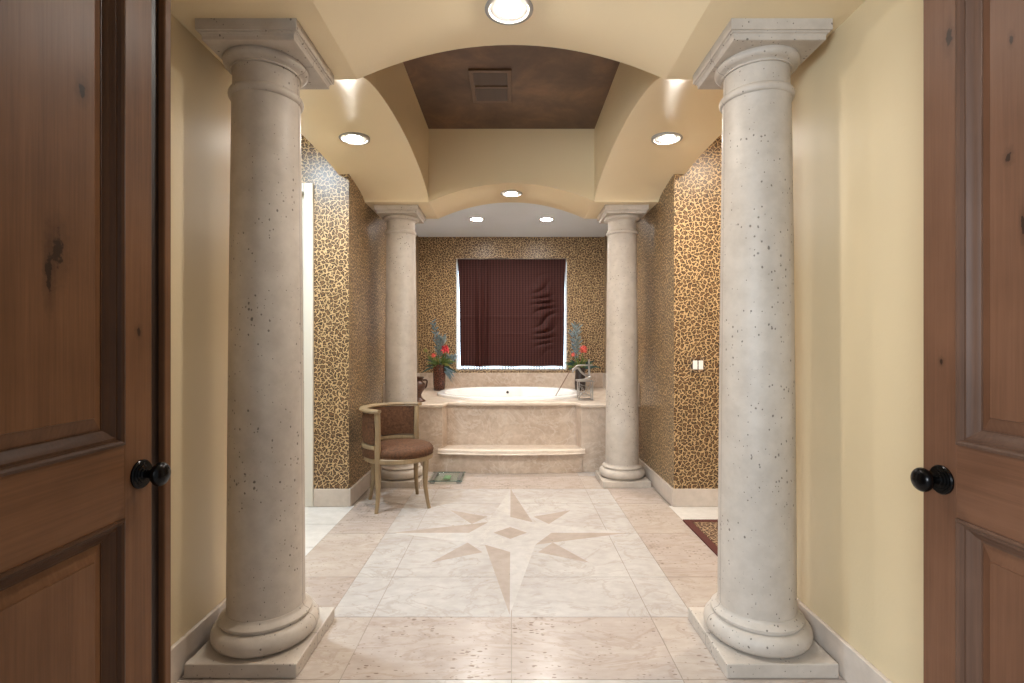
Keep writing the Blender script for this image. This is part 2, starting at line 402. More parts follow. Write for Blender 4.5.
# light halves, then dark halves of the star
oct_ = [(0, 0.31), (IX, IY), (0.27, 0), (IX, -IY), (0, -0.31), (-IX, -IY), (-0.27, 0), (-IX, IY)]
poly(oct_, 6, 0.0004)
for s in (1, -1):
    poly([(0, s*NS), (-s*IX, s*IY), (0, s*0.31)], 6, 0.0004)
    poly([(0, s*NS), (0, s*0.31), (s*IX, s*IY)], 4, 0.0004)
    poly([(s*EW, 0), (s*IX, s*IY), (s*0.27, 0)], 6, 0.0004)
    poly([(s*EW, 0), (s*0.27, 0), (s*IX, -s*IY)], 4, 0.0004)
    for t in (1, -1):
        poly([(s*DX, t*DY), (s*0.165, t*0.315), (s*0.265, t*0.165)], 4, 0.0004)
poly([(0.109, 0), (0, 0.105), (-0.109, 0), (0, -0.105)], 4, 0.0008)
struct('floor', fl, [GROUT, TAN, WMARB, WMARB2, DSTAR, TAN2, mat_stone('star_pale_marble', (0.47, 0.43, 0.40), (0.58, 0.545, 0.515), 0.2, pit_amt=0, vein=(0.6, 0.55, 0.5))])

# ------------------------------------------------------------------ walls
struct('wall_left', BX(-WX-0.14, -WX, 0.34, Y1, 0, 2.95), CREAM)
struct('wall_right', BX(WX, WX+0.14, 0.34, Y1, 0, 2.95), CREAM)
bm = nb()
box(bm, -2.9, -0.95, 0.18, 0.34, 0, 2.95); box(bm, 1.09, 2.9, 0.18, 0.34, 0, 2.95); box(bm, -0.95, 1.09, 0.18, 0.34, 2.43, 2.95)
struct('wall_front', bm, CREAM)
struct('wall_left_rear', BX(-WX-0.12, -WX, YP, YB, 0, 2.95), LEOP)
struct('wall_right_rear', BX(WX, WX+0.12, YP, YB, 0, 2.95), LEOP)
bm = nb()                     # alcove back wall on the left, with a doorway in it
box(bm, -1.507, -WX-0.12, YP, YP+0.12, 0, 2.95); box(bm, -2.42, -1.507, YP, YP+0.12, 2.46, 2.95); box(bm, -2.8, -2.42, YP, YP+0.12, 0, 2.95)
struct('wall_left_alcove', bm, LEOP)
struct('wall_right_alcove', BX(WX+0.12, 2.8, YP, YP+0.12, 0, 2.95), LEOP)
struct('wall_left_outer', BX(-2.9, -2.8, Y1-0.12, YP+0.12, 0, 2.95), LEOP)
struct('wall_right_outer', BX(2.8, 2.9, Y1-0.12, YP+0.12, 0, 2.95), LEOP)
struct('wall_left_near', BX(-2.8, -WX-0.14, Y1-0.12, Y1, 0, 2.95), CREAM)
struct('wall_right_near', BX(WX+0.14, 2.8, Y1-0.12, Y1, 0, 2.95), CREAM)
WXL, WZ0, WZ1 = 0.738, 0.896, 2.386
bm = nb()
TH = 0.16
box(bm, -WX-0.12, -WXL, YB, YB+TH, 0, 2.95); box(bm, WXL, WX+0.12, YB, YB+TH, 0, 2.95)
box(bm, -WXL, WXL, YB, YB+TH, 0, WZ0); box(bm, -WXL, WXL, YB, YB+TH, WZ1, 2.95)
struct('wall_back', bm, LEOP)

# baseboards
def base(name, segs, h=0.135, t=0.018):
    bm = nb()
    for s in segs: box(bm, *s, 0.0005, h, bev=0.004)
    struct(name, bm, BASEST)
base('baseboard_left', [(-WX, -WX+0.018, 0.35, Y1)])
base('baseboard_right', [(WX-0.018, WX, 0.35, Y1)])
base('baseboard_left_rear', [(-WX, -WX+0.018, YP-0.018, 4.955), (-1.505, -WX, YP-0.018, YP)])
base('baseboard_right_rear', [(WX-0.018, WX, YP-0.018, 4.955), (WX, 2.8, YP-0.018, YP)])

# white casing and door in the left alcove
bm = nb()
box(bm, -1.575, -1.507, YP-0.022, YP+0.12, 0.001, 2.46, bev=0.004); box(bm, -2.42, -2.352, YP-0.022, YP+0.12, 0.001, 2.46, bev=0.004)
box(bm, -2.352, -1.575, YP-0.022, YP+0.12, 2.392, 2.46, bev=0.004)
struct('trim_1', bm, WHITE_TRIM)
bm = nb(); box(bm, -2.350, -1.577, YP+0.05, YP+0.09, 0.008, 2.389, bev=0.002)
d3 = struct('door_3', bm, WHITE_TRIM)
for z0, z1 in ((0.25, 0.95), (1.1, 2.2)):
    obj('panel', BX(-2.23, -1.70, YP+0.04, YP+0.06, z0, z1, bev=0.009), WHITE_TRIM, d3)

# ------------------------------------------------------------------ ceilings
def arch(u, p=0.5): return max(0.0, 1-u*u)**p
def hgt(x, y):
    ax = abs(x)
    if ax <= X1+1e-6 and (y <= Y1+1e-6 or y >= Y2-1e-6):
        return SOF + 0.157*arch(ax/X1, 1.0)
    if ax >= X1-1e-6 and Y1 < y < Y2:
        k = 0.165 - 0.045*(ax-X1)/(XO-X1)
        u = (y-(Y1+Y2)/2)/((Y2-Y1)/2)
        return SOF + k*arch(u, 0.62)
    return SOF
nx, ny = 36, 40
xa = [-X1*math.cos(PI*k/nx) for k in range(nx+1)]
ya = [(Y1+Y2)/2 - (Y2-Y1)/2*math.cos(PI*k/ny) for k in range(ny+1)]
xs_o = [X1 + (XO-X1)*k/4 for k in range(5)]
gx = sorted({round(v, 6) for v in [-v for v in xs_o] + xa + xs_o})
gy = sorted({round(v, 6) for v in [0.34, 1.0, 1.7, 2.0] + ya + [4.6, YE]})
cm = nb(); V = {}
def cv(x, y, z):
    k = (round(x, 5), round(y, 5), round(z, 5))
    if k not in V: V[k] = cm.verts.new((x, y, z))
    return V[k]
def face(*vs):
    u = []
    for v in vs:
        if v not in u: u.append(v)
    if len(u) >= 3:
        try: return cm.faces.new(u)
        except ValueError: return None
for i in range(len(gx)-1):
    for j in range(len(gy)-1):
        xm, ym = (gx[i]+gx[i+1])/2, (gy[j]+gy[j+1])/2
        if abs(xm) < X1 and Y1 < ym < Y2: continue
        face(*[cv(x, y, hgt(x, y)) for x, y in ((gx[i], gy[j]), (gx[i+1], gy[j]), (gx[i+1], gy[j+1]), (gx[i], gy[j+1]))])
edge_pts = []
def skirt(pts, top):
    for (a, b) in zip(pts, pts[1:]):
        face(cv(*a), cv(*b), cv(b[0], b[1], top), cv(a[0], a[1], top))
inx = [x for x in gx if abs(x) <= X1+1e-6]; iny = [y for y in gy if Y1-1e-6 <= y <= Y2+1e-6]
for y in (Y1, Y2): skirt([(x, y, hgt(x, y)) for x in inx], TRAY)
for x in (-X1, X1): skirt([(x, y, hgt(x, y)) for y in iny], TRAY)
for x in (-XO, XO): skirt([(x, y, hgt(x, y)) for y in gy], 2.96)
skirt([(x, YE, hgt(x, YE)) for x in gx], 2.75)
# soft corner bead along the arrises
cm.normal_update()
be = []
for e in cm.edges:
    if len(e.link_faces) == 2:
        a = e.link_faces[0].normal.angle(e.link_faces[1].normal, 0)
        if 1.2 < a < 1.95 or 1.2 < PI-a < 1.95:
            m = (e.verts[0].co+e.verts[1].co)/2
            if abs(m.x) < XO-0.01 and Y1-0.01 < m.y < YE+0.01 and m.z < 2.63 and abs(e.verts[0].co.z-e.verts[1].co.z) < 0.08: be.append(e)
try: bmesh.ops.bevel(cm, geom=be, offset=0.012, segments=3, profile=0.5, affect='EDGES', clamp_overlap=True)
except Exception as ex: print('bevel', ex)
struct('ceiling', cm, CREAMC, smooth=35)
struct('ceiling_tray', BX(-X1-0.05, X1+0.05, Y1-0.05, Y2+0.05, TRAY-0.001, TRAY+0.06), BROWNC)
struct('ceiling_tub', BX(-WX-0.1, WX+0.1, YE-0.02, YB+0.1, TUBC, TUBC+0.06), WHITEC)
bm = nb(); box(bm, -2.85, -XO, Y1-0.1, YP+0.1, 2.95, 3.0)
struct('ceiling_left', bm, CREAMC)
bm = nb(); box(bm, XO, 2.85, Y1-0.1, YP+0.1, 2.95, 3.0)
struct('ceiling_right', bm, CREAMC)

# ------------------------------------------------------------------ columns
def sq_rings(bm, prof, cx=0, cy=0, ky=1.0):
    rings = []
    for hx, hy, z in prof:
        rings.append([bm.verts.new((cx+sx*hx, cy+sy*hy, z)) for sx, sy in ((-1, -1), (1, -1), (1, 1), (-1, 1))])
    for a, b in zip(rings, rings[1:]):
        for k in range(4): bm.faces.new((a[k], a[(k+1) % 4], b[(k+1) % 4], b[k]))
    bm.faces.new(rings[0]); bm.faces.new(rings[-1])
    return bm
def make_column(loc, label):
    t = thing('stone_column', label, 'column', loc, 'stone columns framing the bath')
    obj('plinth', BX(-0.207, 0.207, -0.207, 0.207, 0.0006, 0.054, bev=0.004), COLST, t)
    pr = [(0.12, 0.054)]
    for k in range(13):
        a = -PI/2 + PI*k/12
        pr.append((0.162+0.040*math.cos(a), 0.095+0.041*math.sin(a)))
    pr += [(0.168, 0.1365), (0.168, 0.142), (0.174, 0.146), (0.174, 0.152), (0.168, 0.158), (0.157, 0.163), (0.1505, 0.170), (0.149, 0.176), (0.12, 0.176)]
    obj('base_moulding', lathe(nb(), pr, 64), COLST, t, 40)
    sh = [(0.10, 0.174)]
    for k in range(25):
        u = k/24; z = 0.174 + u*(2.205-0.174)
        sh.append((0.1465 - 0.0185*(0.55*u+0.45*u*u), z))
    sh += [(0.129, 2.208)]
    for k in range(9):
        a = -PI/2 + PI*k/8
        sh.append((0.129+0.012*math.cos(a), 2.228+0.017*math.sin(a)))
    sh += [(0.126, 2.248), (0.1245, 2.27), (0.124, 2.325), (0.10, 2.326)]
    obj('shaft', lathe(nb(), sh, 64), COLST, t, 40)
    ec = [(0.10, 2.3245), (0.131, 2.3245), (0.131, 2.331), (0.136, 2.334)]
    for k in range(8):
        a = -PI/2*0.9 + PI*0.62*k/7
        ec.append((0.134+0.025*math.cos(a), 2.356+0.021*math.sin(a)))
    ec += [(0.154, 2.3735), (0.10, 2.3735)]
    obj('echinus', lathe(nb(), ec, 64), COLST, t, 50)
    ab = [(0.168, 0.182, 2.366), (0.172, 0.186, 2.3675), (0.1715, 0.1855, 2.380), (0.1745, 0.1885, 2.388), (0.181, 0.195, 2.391), (0.181, 0.195, 2.396), (0.1875, 0.2015, 2.397), (0.1875, 0.2015, SOF)]
    obj('abacus', sq_rings(nb(), ab), COLST, t)
    return t
c0 = make_column((-1.0, CF, 0), 'tall pitted stone column at front left, nearest the dark brown door')
for ch_ in c0.children:
    if ch_.name.startswith('abacus'): AB = ch_
dup(c0, (1.0, CF, 0), 'tall pitted stone column at front right, nearest the reddish brown door')
dup(c0, (-0.993, CB, 0), 'stone column at the left tub corner, behind the barrel chair')
dup(c0, (0.993, CB, 0), 'stone column at the right tub corner, near the spotted wall with switch')

AB.location.x = 0.018
# ------------------------------------------------------------------ entry doors
def rect_rings(bm, X, sgn, y0, y1, z0, z1, prof, capi=True):
    """nested rectangles in the plane X; prof (inset, depth below face); sgn = direction the face looks"""
    rings = []
    for ins, dep in prof:
        rings.append([bm.verts.new((X - sgn*dep, y, z)) for y, z in ((y0+ins, z0+ins), (y1-ins, z0+ins), (y1-ins, z1-ins), (y0+ins, z1-ins))])
    for a, b in zip(rings, rings[1:]):
        for k in range(4): bm.faces.new((a[k], a[(k+1) % 4], b[(k+1) % 4], b[k]))
    if capi: bm.faces.new(rings[-1])
    return bm
def entry_door(name, X, sgn, yh, ye, st, lab, wv, wh, wm, ast, knob_y, knob_z):
    """face plane X looking sgn, hinge edge yh, free edge ye"""
    T = 0.045
    xa, xb = sorted((X, X - sgn*T))
    ZB, ZT = 0.008, 2.42
    lo0, lo1, hi0, hi1 = 0.24, 0.834, 1.002, 2.28
    bm = nb()
    box(bm, xa, xb, ye-st, ye, ZB, ZT, bev=0.002); box(bm, xa, xb, yh, yh+st, ZB, ZT, bev=0.002)
    d = struct(name, bm, wv)
    d['label'] = lab
    for z0, z1 in ((ZB, lo0), (lo1, hi0), (hi1, ZT)):
        obj('rail', BX(xa+0.0003, xb-0.0003, yh+st-0.001, ye-st+0.001, z0, z1), wh, d)
    for z0, z1 in ((lo0, lo1), (hi0, hi1)):
        mo = rect_rings(nb(), X, sgn, yh+st, ye-st, z0, z1, [(0, 0.0005), (0.0, -0.004), (0.006, -0.006), (0.011, -0.003), (0.014, 0.004), (0.019, 0.004), (0.024, 0.010), (0.032, 0.014), (0.038, 0.020), (0.041, 0.020), (0.041, 0.026)], False)
        obj('panel_moulding', mo, wm, d, 25)
        pn = rect_rings(nb(), X, sgn, yh+st+0.030, ye-st-0.030, z0+0.030, z1-0.030, [(0, 0.040), (0.0, 0.0215), (0.011, 0.0215), (0.040, 0.012), (0.041, 0.009), (0.043, 0.009)])
        obj('panel', pn, wv, d)
    if ast:
        bm = nb(); x0, x1 = sorted((X-sgn*0.018, X-sgn*0.040)); box(bm, x0, x1, ye-0.001, ye+0.050, ZB, ZT)
        obj('astragal_rebate', bm, WDARK, d)
        bm = nb(); x0, x1 = sorted((X-sgn*0.002, X-sgn*0.040)); box(bm, x0, x1, ye+0.050, ye+0.076, ZB, ZT, bev=0.004)
        obj('astragal', bm, WL_V, d)
    # knob: turned about the X axis
    def turned(prof, n=36):
        bm = lathe(nb(), prof, n)
        bmesh.ops.transform(bm, matrix=Matrix.Rotation(sgn*PI/2, 4, 'Y'), verts=bm.verts)
        bmesh.ops.translate(bm, vec=(X, knob_y, knob_z), verts=bm.verts)
        return bm
    kn = [(0.011, 0.006), (0.0095, 0.020), (0.010, 0.028), (0.013, 0.031)]
    for k in range(15):
        a = -PI*0.40 + PI*0.895*k/14
        kn.append((max(0.0005, 0.0285*math.cos(a)), 0.047+0.0175*math.sin(a)))
    k_ = obj('door_knob', turned(kn), BLACKM, d, 50)
    ro = [(0.034, 0.0), (0.0345, 0.004), (0.032, 0.0065), (0.027, 0.0065), (0.026, 0.0085), (0.021, 0.0085), (0.020, 0.011), (0.014, 0.011), (0.0125, 0.014), (0.0005, 0.014)]
    obj('rose', turned(ro), BLACKM, k_, 30)
    return d
entry_door('door_1', -0.885, 1, 0.36, 1.260, 0.091, 'dark brown panelled wooden door open at the left', WL_V, WL_H, WMOULD, True, 1.222, 0.922)
entry_door('door_2', 1.020, -1, 0.36, 1.269, 0.097, 'reddish brown panelled wooden door open at the right', WR_V, WR_H, WMOULDR, False, 1.213, 0.911)

# ------------------------------------------------------------------ window and shade
bm = nb()
fy0, fy1 = YB+0.10, YB+0.145
box(bm, -WXL, -WXL+0.010, fy0, fy1, WZ0, WZ1); box(bm, WXL-0.010, WXL, fy0, fy1, WZ0, WZ1)
box(bm, -WXL+0.010, WXL-0.010, fy0, fy1, WZ0, WZ0+0.012); box(bm, -WXL+0.010, WXL-0.010, fy0, fy1, WZ1-0.03, WZ1)
wn = struct('window_1', bm, WHITE_TRIM)
obj('pane', BX(-WXL+0.010, WXL-0.010, YB+0.12, YB+0.124, WZ0+0.012, WZ1-0.03), PANE, wn)
# soft quilted shade: a thick cloth with vertical quilting and creases
bm = nb()
nxs, nzs = 120, 170
Z0s, Z1s = 0.944, 2.383
def shade_y(u, v, x, z):
    y = 0.004*math.sin(x*9+1.3*math.sin(z*3))
    y += -0.045*math.exp(-((x+0.37-0.03*v)/0.040)**2)*min(1, (1-v)*1.8) + 0.050*math.exp(-((x+0.44-0.02*(1-v))/0.035)**2)*min(1, (1-v)*1.6)          # long fold on the left
    g = math.exp(-((x-0.42-0.12*(v-0.6)-0.05*math.sin(v*5))/0.12)**2)*math.sin(PI*min(1, max(0, (v-0.04)/0.9)))
    y += 0.058*g*(abs(math.sin((z*1.0-x*0.55)*27+1.3*math.sin(z*13+x*4)+x*5))**0.7)                          # short creases on the right
    y += 0.006*math.exp(-((v-0.46)/0.012)**2) + 0.005*math.exp(-((v-0.30)/0.012)**2)*math.exp(-((x-0.05)/0.4)**2)
    return -y
fr = {}
for side, off in ((0, 0.0), (1, 0.006)):
    for i in range(nxs+1):
        for j in range(nzs+1):
            u, v = i/nxs, j/nzs
            xl = -0.685 - 0.036*v**1.5 - 0.004*math.sin(v*7); xr = 0.700 + 0.028*v**1.5 + 0.004*math.sin(v*6)
            x = xl + (xr-xl)*u; z = Z0s + (Z1s-Z0s)*v + (0.006*math.sin(u*23)*(1-v) if j < 12 else 0)
            fr[side, i, j] = bm.verts.new((x, YB+0.030+off+shade_y(u, v, x, z), z))
for i in range(nxs):
    for j in range(nzs):
        bm.faces.new([fr[0, a, b] for a, b in ((i, j), (i+1, j), (i+1, j+1), (i, j+1))])
        bm.faces.new([fr[1, a, b] for a, b in ((i, j+1), (i+1, j+1), (i+1, j), (i, j))])
for i in range(nxs):
    for j in (0, nzs): bm.faces.new((fr[0, i, j], fr[0, i+1, j], fr[1, i+1, j], fr[1, i, j]))
for j in range(nzs):
    for i in (0, nxs): bm.faces.new((fr[0, i, j], fr[0, i, j+1], fr[1, i, j+1], fr[1, i, j]))
sh = obj('window_shade', bm, SHADE, None, 60)
tag(sh, 'dark maroon quilted cloth shade covering the window above the bathtub', 'shade')
bm = nb()
for k in range(76):
    x = -0.675 + 1.37*k/75
    tube(bm, [(x, YB+0.033, 0.953), (x+0.004*math.sin(k*3), YB+0.030, 0.925), (x+0.006*math.sin(k*1.7), YB+0.033, 0.899)], [0.0085, 0.0055, 0.0088], 5)
obj('fringe', bm, FRINGE, sh)

# ------------------------------------------------------------------ tub surround
TC = (-0.02, 5.965); TA, TB = 0.835, 0.70
def oval(a, b, n=72, p=2.35):
    out = []
    for k in range(n):
        t = 2*PI*k/n; c, s = math.cos(t), math.sin(t)
        out.append((TC[0]+a*math.copysign(abs(c)**(2/p), c), TC[1]+b*math.copysign(abs(s)**(2/p), s)))
    return out
sur = thing('tub_surround', 'tan stone tub surround with raised deck and step under the window', 'tub surround', (0, 5.9, 0))
def sobj(name, bm, mat, smooth=None):
    bmesh.ops.translate(bm, vec=(0, -5.9, 0), verts=bm.verts)
    return obj(name, bm, mat, sur, smooth)
DT = 0.66
outer = [(-WX+0.001, 4.93), (-0.664, 4.93), (-0.634, 5.10)]
outer += [(-0.634+1.268*k/12, 5.10-0.025*math.sin(PI*k/12)) for k in range(1, 12)]
outer += [(0.634, 5.10), (0.668, 4.93), (WX-0.001, 4.93), (WX-0.001, YB-0.001), (-WX+0.001, YB-0.001)]
bm = nb()
ov = [bm.verts.new((x, y, DT)) for x, y in outer]; iv = [bm.verts.new((x, y, DT)) for x, y in oval(TA-0.03, TB-0.03)]
es = [bm.edges.new((a, b)) for lp in (ov, iv) for a, b in zip(lp, lp[1:]+lp[:1])]
bmesh.ops.triangle_fill(bm, edges=es, use_beauty=True, use_dissolve=False)
r = bmesh.ops.extrude_face_region(bm, geom=list(bm.faces))
bmesh.ops.translate(bm, vec=(0, 0, -0.036), verts=[g for g in r['geom'] if isinstance(g, bmesh.types.BMVert)])
bm.normal_update()
fe = [e for e in bm.edges if len(e.link_faces) == 2 and abs(e.verts[0].co.z-e.verts[1].co.z) < 1e-4 and max(e.verts[0].co.y, e.verts[1].co.y) < 5.11 and e.link_faces[0].normal.angle(e.link_faces[1].normal, 0) > 1.2]
bmesh.ops.bevel(bm, geom=fe, offset=0.013, segments=4, profile=0.5, affect='EDGES')
sobj('deck', bm, TUBST2, 40)
bm = nb()
def prism(bm, pts, z0, z1, mi=0):
    a = [bm.verts.new((x, y, z0)) for x, y in pts]; b = [bm.verts.new((x, y, z1)) for x, y in pts]
    for k in range(len(pts)): bm.faces.new((a[k], a[(k+1) % len(pts)], b[(k+1) % len(pts)], b[k])).material_index = mi
    bm.faces.new(a).material_index = mi; bm.faces.new(b).material_index = mi
    return bm
prism(bm, [(-WX+0.001, 4.960), (-0.672, 4.960), (-0.645, 5.13), (0.645, 5.13), (0.676, 4.960), (WX-0.001, 4.960), (WX-0.001, 5.22), (-WX+0.001, 5.22)], 0.0006, DT-0.036)
sobj('front_panel', bm, TUBST, 30)
def bow(x, y_mid, y_end, hw): return y_mid + (y_end-y_mid)*(abs(x)/hw)**2
ptsf = [(-0.71+1.42*k/20, bow(-0.71+1.42*k/20, 4.862, 4.925, 0.71)) for k in range(21)]
bm = prism(nb(), ptsf + [(0.71, 4.958), (0.674, 4.958), (0.648, 5.129), (-0.648, 5.129), (-0.671, 4.958), (-0.71, 4.958)], 0.186, 0.230)
bm.normal_update()
fe = [e for e in bm.edges if abs(e.verts[0].co.z-e.verts[1].co.z) < 1e-4 and max(e.verts[0].co.y, e.verts[1].co.y) < 4.93]
bmesh.ops.bevel(bm, geom=fe, offset=0.016, segments=4, profile=0.5, affect='EDGES')
st_ = sobj('step', bm, TUBST2, 40)
ptsf = [(-0.685+1.37*k/20, bow(-0.685+1.37*k/20, 4.893, 4.948, 0.685)) for k in range(21)]
bm = prism(nb(), ptsf + [(0.685, 4.9585), (-0.685, 4.9585)], 0.0006, 0.186)
bmesh.ops.translate(bm, vec=(0, -5.9, 0), verts=bm.verts)
obj('step_riser', bm, TUBST, st_, 30)
bm = nb()
box(bm, -WX+0.012, WX-0.012, YB-0.022, YB-0.001, DT+0.0005, 0.858, bev=0.003)
sobj('backsplash', bm, TUBST)
for s in (-1, 1):
    x0, x1 = sorted((s*(WX-0.001), s*(WX-0.022)))
    bm = BX(x0, x1, 4.94, YB-0.023, DT+0.0005, 0.858, bev=0.003)
    sobj('side_splash', bm, BASEST)

# bathtub
tub = thing('bathtub', 'white oval drop-in bathtub set into the stone deck', 'bathtub', (TC[0], TC[1], DT))
bm = nb()
prof = [(0, 0.0005), (0.0, 0.018), (0.006, 0.028), (0.016, 0.031), (0.075, 0.031), (0.088, 0.027), (0.095, 0.012), (0.105, -0.05), (0.14, -0.20), (0.18, -0.33), (0.24, -0.39), (0.34, -0.405)]
rings = []
for ins, dz in prof:
    p = 2.35
    rings.append([bm.verts.new((x-TC[0], y-TC[1], dz)) for x, y in oval(TA-ins, TB-ins)])
for a, b in zip(rings, rings[1:]):
    n = len(a)
    for k in range(n): bm.faces.new((a[k], a[(k+1) % n], b[(k+1) % n], b[k]))
bm.faces.new(rings[-1])
obj('shell', bm, PORC, tub, 50)
bm = lathe(nb(), [(0.0005, 0.010), (0.013, 0.010), (0.016, 0.007), (0.017, 0.0)], 24)
bmesh.ops.transform(bm, matrix=Matrix.Rotation(PI/2, 4, 'X'), verts=bm.verts)
obj('overflow_cap', bm, DVASE, tub, 40, (-0.03, TB-0.105, -0.035))
bm = lathe(nb(), [(0.034, 0.0), (0.032, 0.005), (0.02, 0.004), (0.0005, 0.006)], 24)
obj('drain', bm, CHROME, tub, 40, (0.0, 0.0, -0.4045))

# ------------------------------------------------------------------ recessed lights
def recessed(loc, label, lens, ro=0.100, ri=0.047, name='recessed_ceiling_light'):
    t = thing(name, label, 'ceiling light', loc, 'recessed ceiling lights')
    obj('trim_ring', lathe(nb(), [(ri, 0.004), (ri, -0.004), (ro-0.022, -0.004), (ro-0.018, -0.009), (ro-0.008, -0.010), (ro-0.002, -0.007), (ro, 0.012)], 40, cap=False), LRING, t, 40)
    bm = lathe(nb(), [(ri-0.002, -0.003), (ri*0.97, -0.006), (ri*0.8, -0.010), (ri*0.5, -0.014), (0.001, -0.016)], 32)
    obj('lens', bm, lens, t, 60)
    return t
def lamp(name, loc, power, col, size=0.11, spread=150):
    l = bpy.data.lights.new(name, 'AREA'); l.shape = 'DISK'; l.size = size; l.energy = power; l.color = col; l.spread = math.radians(spread)
    o = bpy.data.objects.new(name, l); COL.objects.link(o); o.location = loc; return o
WARM = (1.0, 0.86, 0.68)
NEUT = (1.0, 0.945, 0.87)
PK = SOF+0.157
zl = hgt(-1.02, (Y1+Y2)/2)
specs = [((-0.01, 2.075, PK), 'round recessed light in the front arch, nearest of them all', 7),
         ((-1.025, 3.34, zl), 'round recessed light in the left arch beside the spotted wall', 7),
         ((1.015, 3.34, zl), 'round recessed light in the right arch beside the spotted wall', 7),
         ((0.0, 4.60, PK), 'round recessed light in the far arch before the tub', 7)]
for (x, y, z), lab, pw in specs:
    recessed((x, y, z), lab, LENS)
    lamp('can_lamp', (x, y, z-0.028), pw, NEUT)
for s, lab in ((-1, 'small recessed light over the tub, left one of the pair'), (1, 'small recessed light over the tub, right one of the pair')):
    recessed((s*0.40, 5.86, TUBC), lab, LENSW, 0.088, 0.070)
    lamp('can_lamp', (s*0.40, 5.86, TUBC-0.028), 8, NEUT)
# hidden alcoves have their own light
lamp('alcove_lamp', (1.80, 2.85, 2.93), 26, WARM, 0.15, 170)
lamp('alcove_lamp', (-1.85, 2.70, 2.93), 46, (0.64, 0.83, 1.0), 0.15, 170)
# daylight of the hall behind the camera
o = lamp('hall_window_light', (-1.3, -1.6, 1.7), 95, (0.82, 0.92, 1.0), 1.2, 170)
o.rotation_euler = Vector((0.62, 1, -0.02)).to_track_quat('-Z', 'Y').to_euler()

# ------------------------------------------------------------------ ceiling vent
vt = thing('ceiling_vent', 'dark brown louvred vent in the brown tray ceiling', 'vent', (-0.143, 3.605, TRAY-0.001))
bm = nb()
hw, hd = 0.143, 0.225
for a in ((-hw, hw, -hd, -hd+0.028), (-hw, hw, hd-0.028, hd), (-hw, -hw+0.028, -hd+0.028, hd-0.028), (hw-0.028, hw, -hd+0.028, hd-0.028), (-hw+0.028, hw-0.028, -0.012, 0.012)):
    box(bm, *a, -0.014, 0.0, bev=0.003)
obj('frame', bm, mat_plain('vent_frame', (0.15, 0.088, 0.058), 0.45), vt)
for k in range(14):
    y = -hd+0.040+k*(2*hd-0.08)/13
    if abs(y) < 0.018: continue
    bm = BX(-hw+0.029, hw-0.029, -0.011, 0.011, -0.001, 0.001)
    bmesh.ops.rotate(bm, verts=bm.verts, cent=(0, 0, 0), matrix=Matrix.Rotation(-0.35, 3, 'X'))
    obj('louvre', bm, VENT, vt, None, (0, y, -0.008))
obj('backing', BX(-hw+0.02, hw-0.02, -hd+0.02, hd-0.02, -0.002, -0.0005), VENT, vt)

# ------------------------------------------------------------------ light switch
sw = thing('light_switch', 'double light switch with two white rockers on the spotted wall', 'light switch', (1.420, YP, 1.078))
obj('wall_plate', BX(-0.058, 0.058, -0.006, 0.0, -0.058, 0.058, bev=0.003), PLATE, sw)
for s in (-1, 1):
    bm = BX(-0.0175, 0.0175, -0.011, -0.004, -0.034, 0.034, bev=0.003)
    obj('rocker', bm, ROCKER, sw, None, (s*0.0215, 0, 0))

# ------------------------------------------------------------------ rug
rg = thing('leopard_rug', 'spotted rug with dark red border on the white tiles at right', 'rug', (1.79, 3.02, 0.001))
obj('pile', BX(-0.545, 0.545, -0.505, 0.505, 0.0, 0.011, bev=0.003), RUGP, rg)
bm = nb()
for a in ((-0.595, -0.545, -0.555, 0.555), (0.545, 0.595, -0.555, 0.555), (-0.545, 0.545, -0.555, -0.505), (-0.545, 0.545, 0.505, 0.555)):
    box(bm, *a, 0.0, 0.012, bev=0.003)
obj('border', bm, RUGB, rg)

# ------------------------------------------------------------------ barrel chair (faces FR corner)
CH = (-0.873, 3.974)
ang = {'fr': math.radians(-24.4), 'fl': math.radians(-114.6), 'bl': math.radians(157.2), 'br': math.radians(68.9)}
ch = thing('barrel_chair', 'low curved-back brown upholstered chair with weathered gold wood frame', 'chair', (CH[0], CH[1], 0.0006))
R = 0.247
for key in ('fl', 'br'):
    a = ang[key]; c, s = math.cos(a), math.sin(a)
    pts = [((R+0.022)*c, (R+0.022)*s, 0), ((R+0.012)*c, (R+0.012)*s, 0.05), (R*c, R*s, 0.14), ((R+0.002)*c, (R+0.002)*s, 0.30), ((R+0.006)*c, (R+0.006)*s, 0.45), ((R+0.004)*c, (R+0.004)*s, 0.60), ((R+0.012)*c, (R+0.012)*s, 0.728)]
    obj('leg', tube(nb(), pts, [0.013, 0.013, 0.016, 0.021, 0.021, 0.019, 0.020], 12, square=True), CHAIRW, ch, 50)
for key in ('fr', 'bl'):
    a = ang[key]; c, s = math.cos(a), math.sin(a)
    pts = [((R+0.030)*c, (R+0.030)*s, 0), ((R+0.014)*c, (R+0.014)*s, 0.06), ((R-0.004)*c, (R-0.004)*s, 0.16), ((R-0.004)*c, (R-0.004)*s, 0.27), (R*c, R*s, 0.365)]
    obj('leg', tube(nb(), pts, [0.013, 0.013, 0.016, 0.020, 0.022], 12, square=True), CHAIRW, ch, 50)
obj('seat_frame', lathe(nb(), [(0.20, 0.355), (0.252, 0.355), (0.262, 0.362), (0.262, 0.388), (0.255, 0.395), (0.20, 0.395)], 56), CHAIRW, ch, 35)
SO = (0.016*math.cos(ang['fr']), 0.016*math.sin(ang['fr']))
seat = obj('seat', lathe(nb(), [(0.18, 0.396), (0.236, 0.396), (0.248, 0.405), (0.253, 0.420), (0.249, 0.438), (0.234, 0.455), (0.20, 0.469), (0.14, 0.478), (0.07, 0.481), (0.001, 0.481)], 56, *SO), FABRIC, ch, 60)
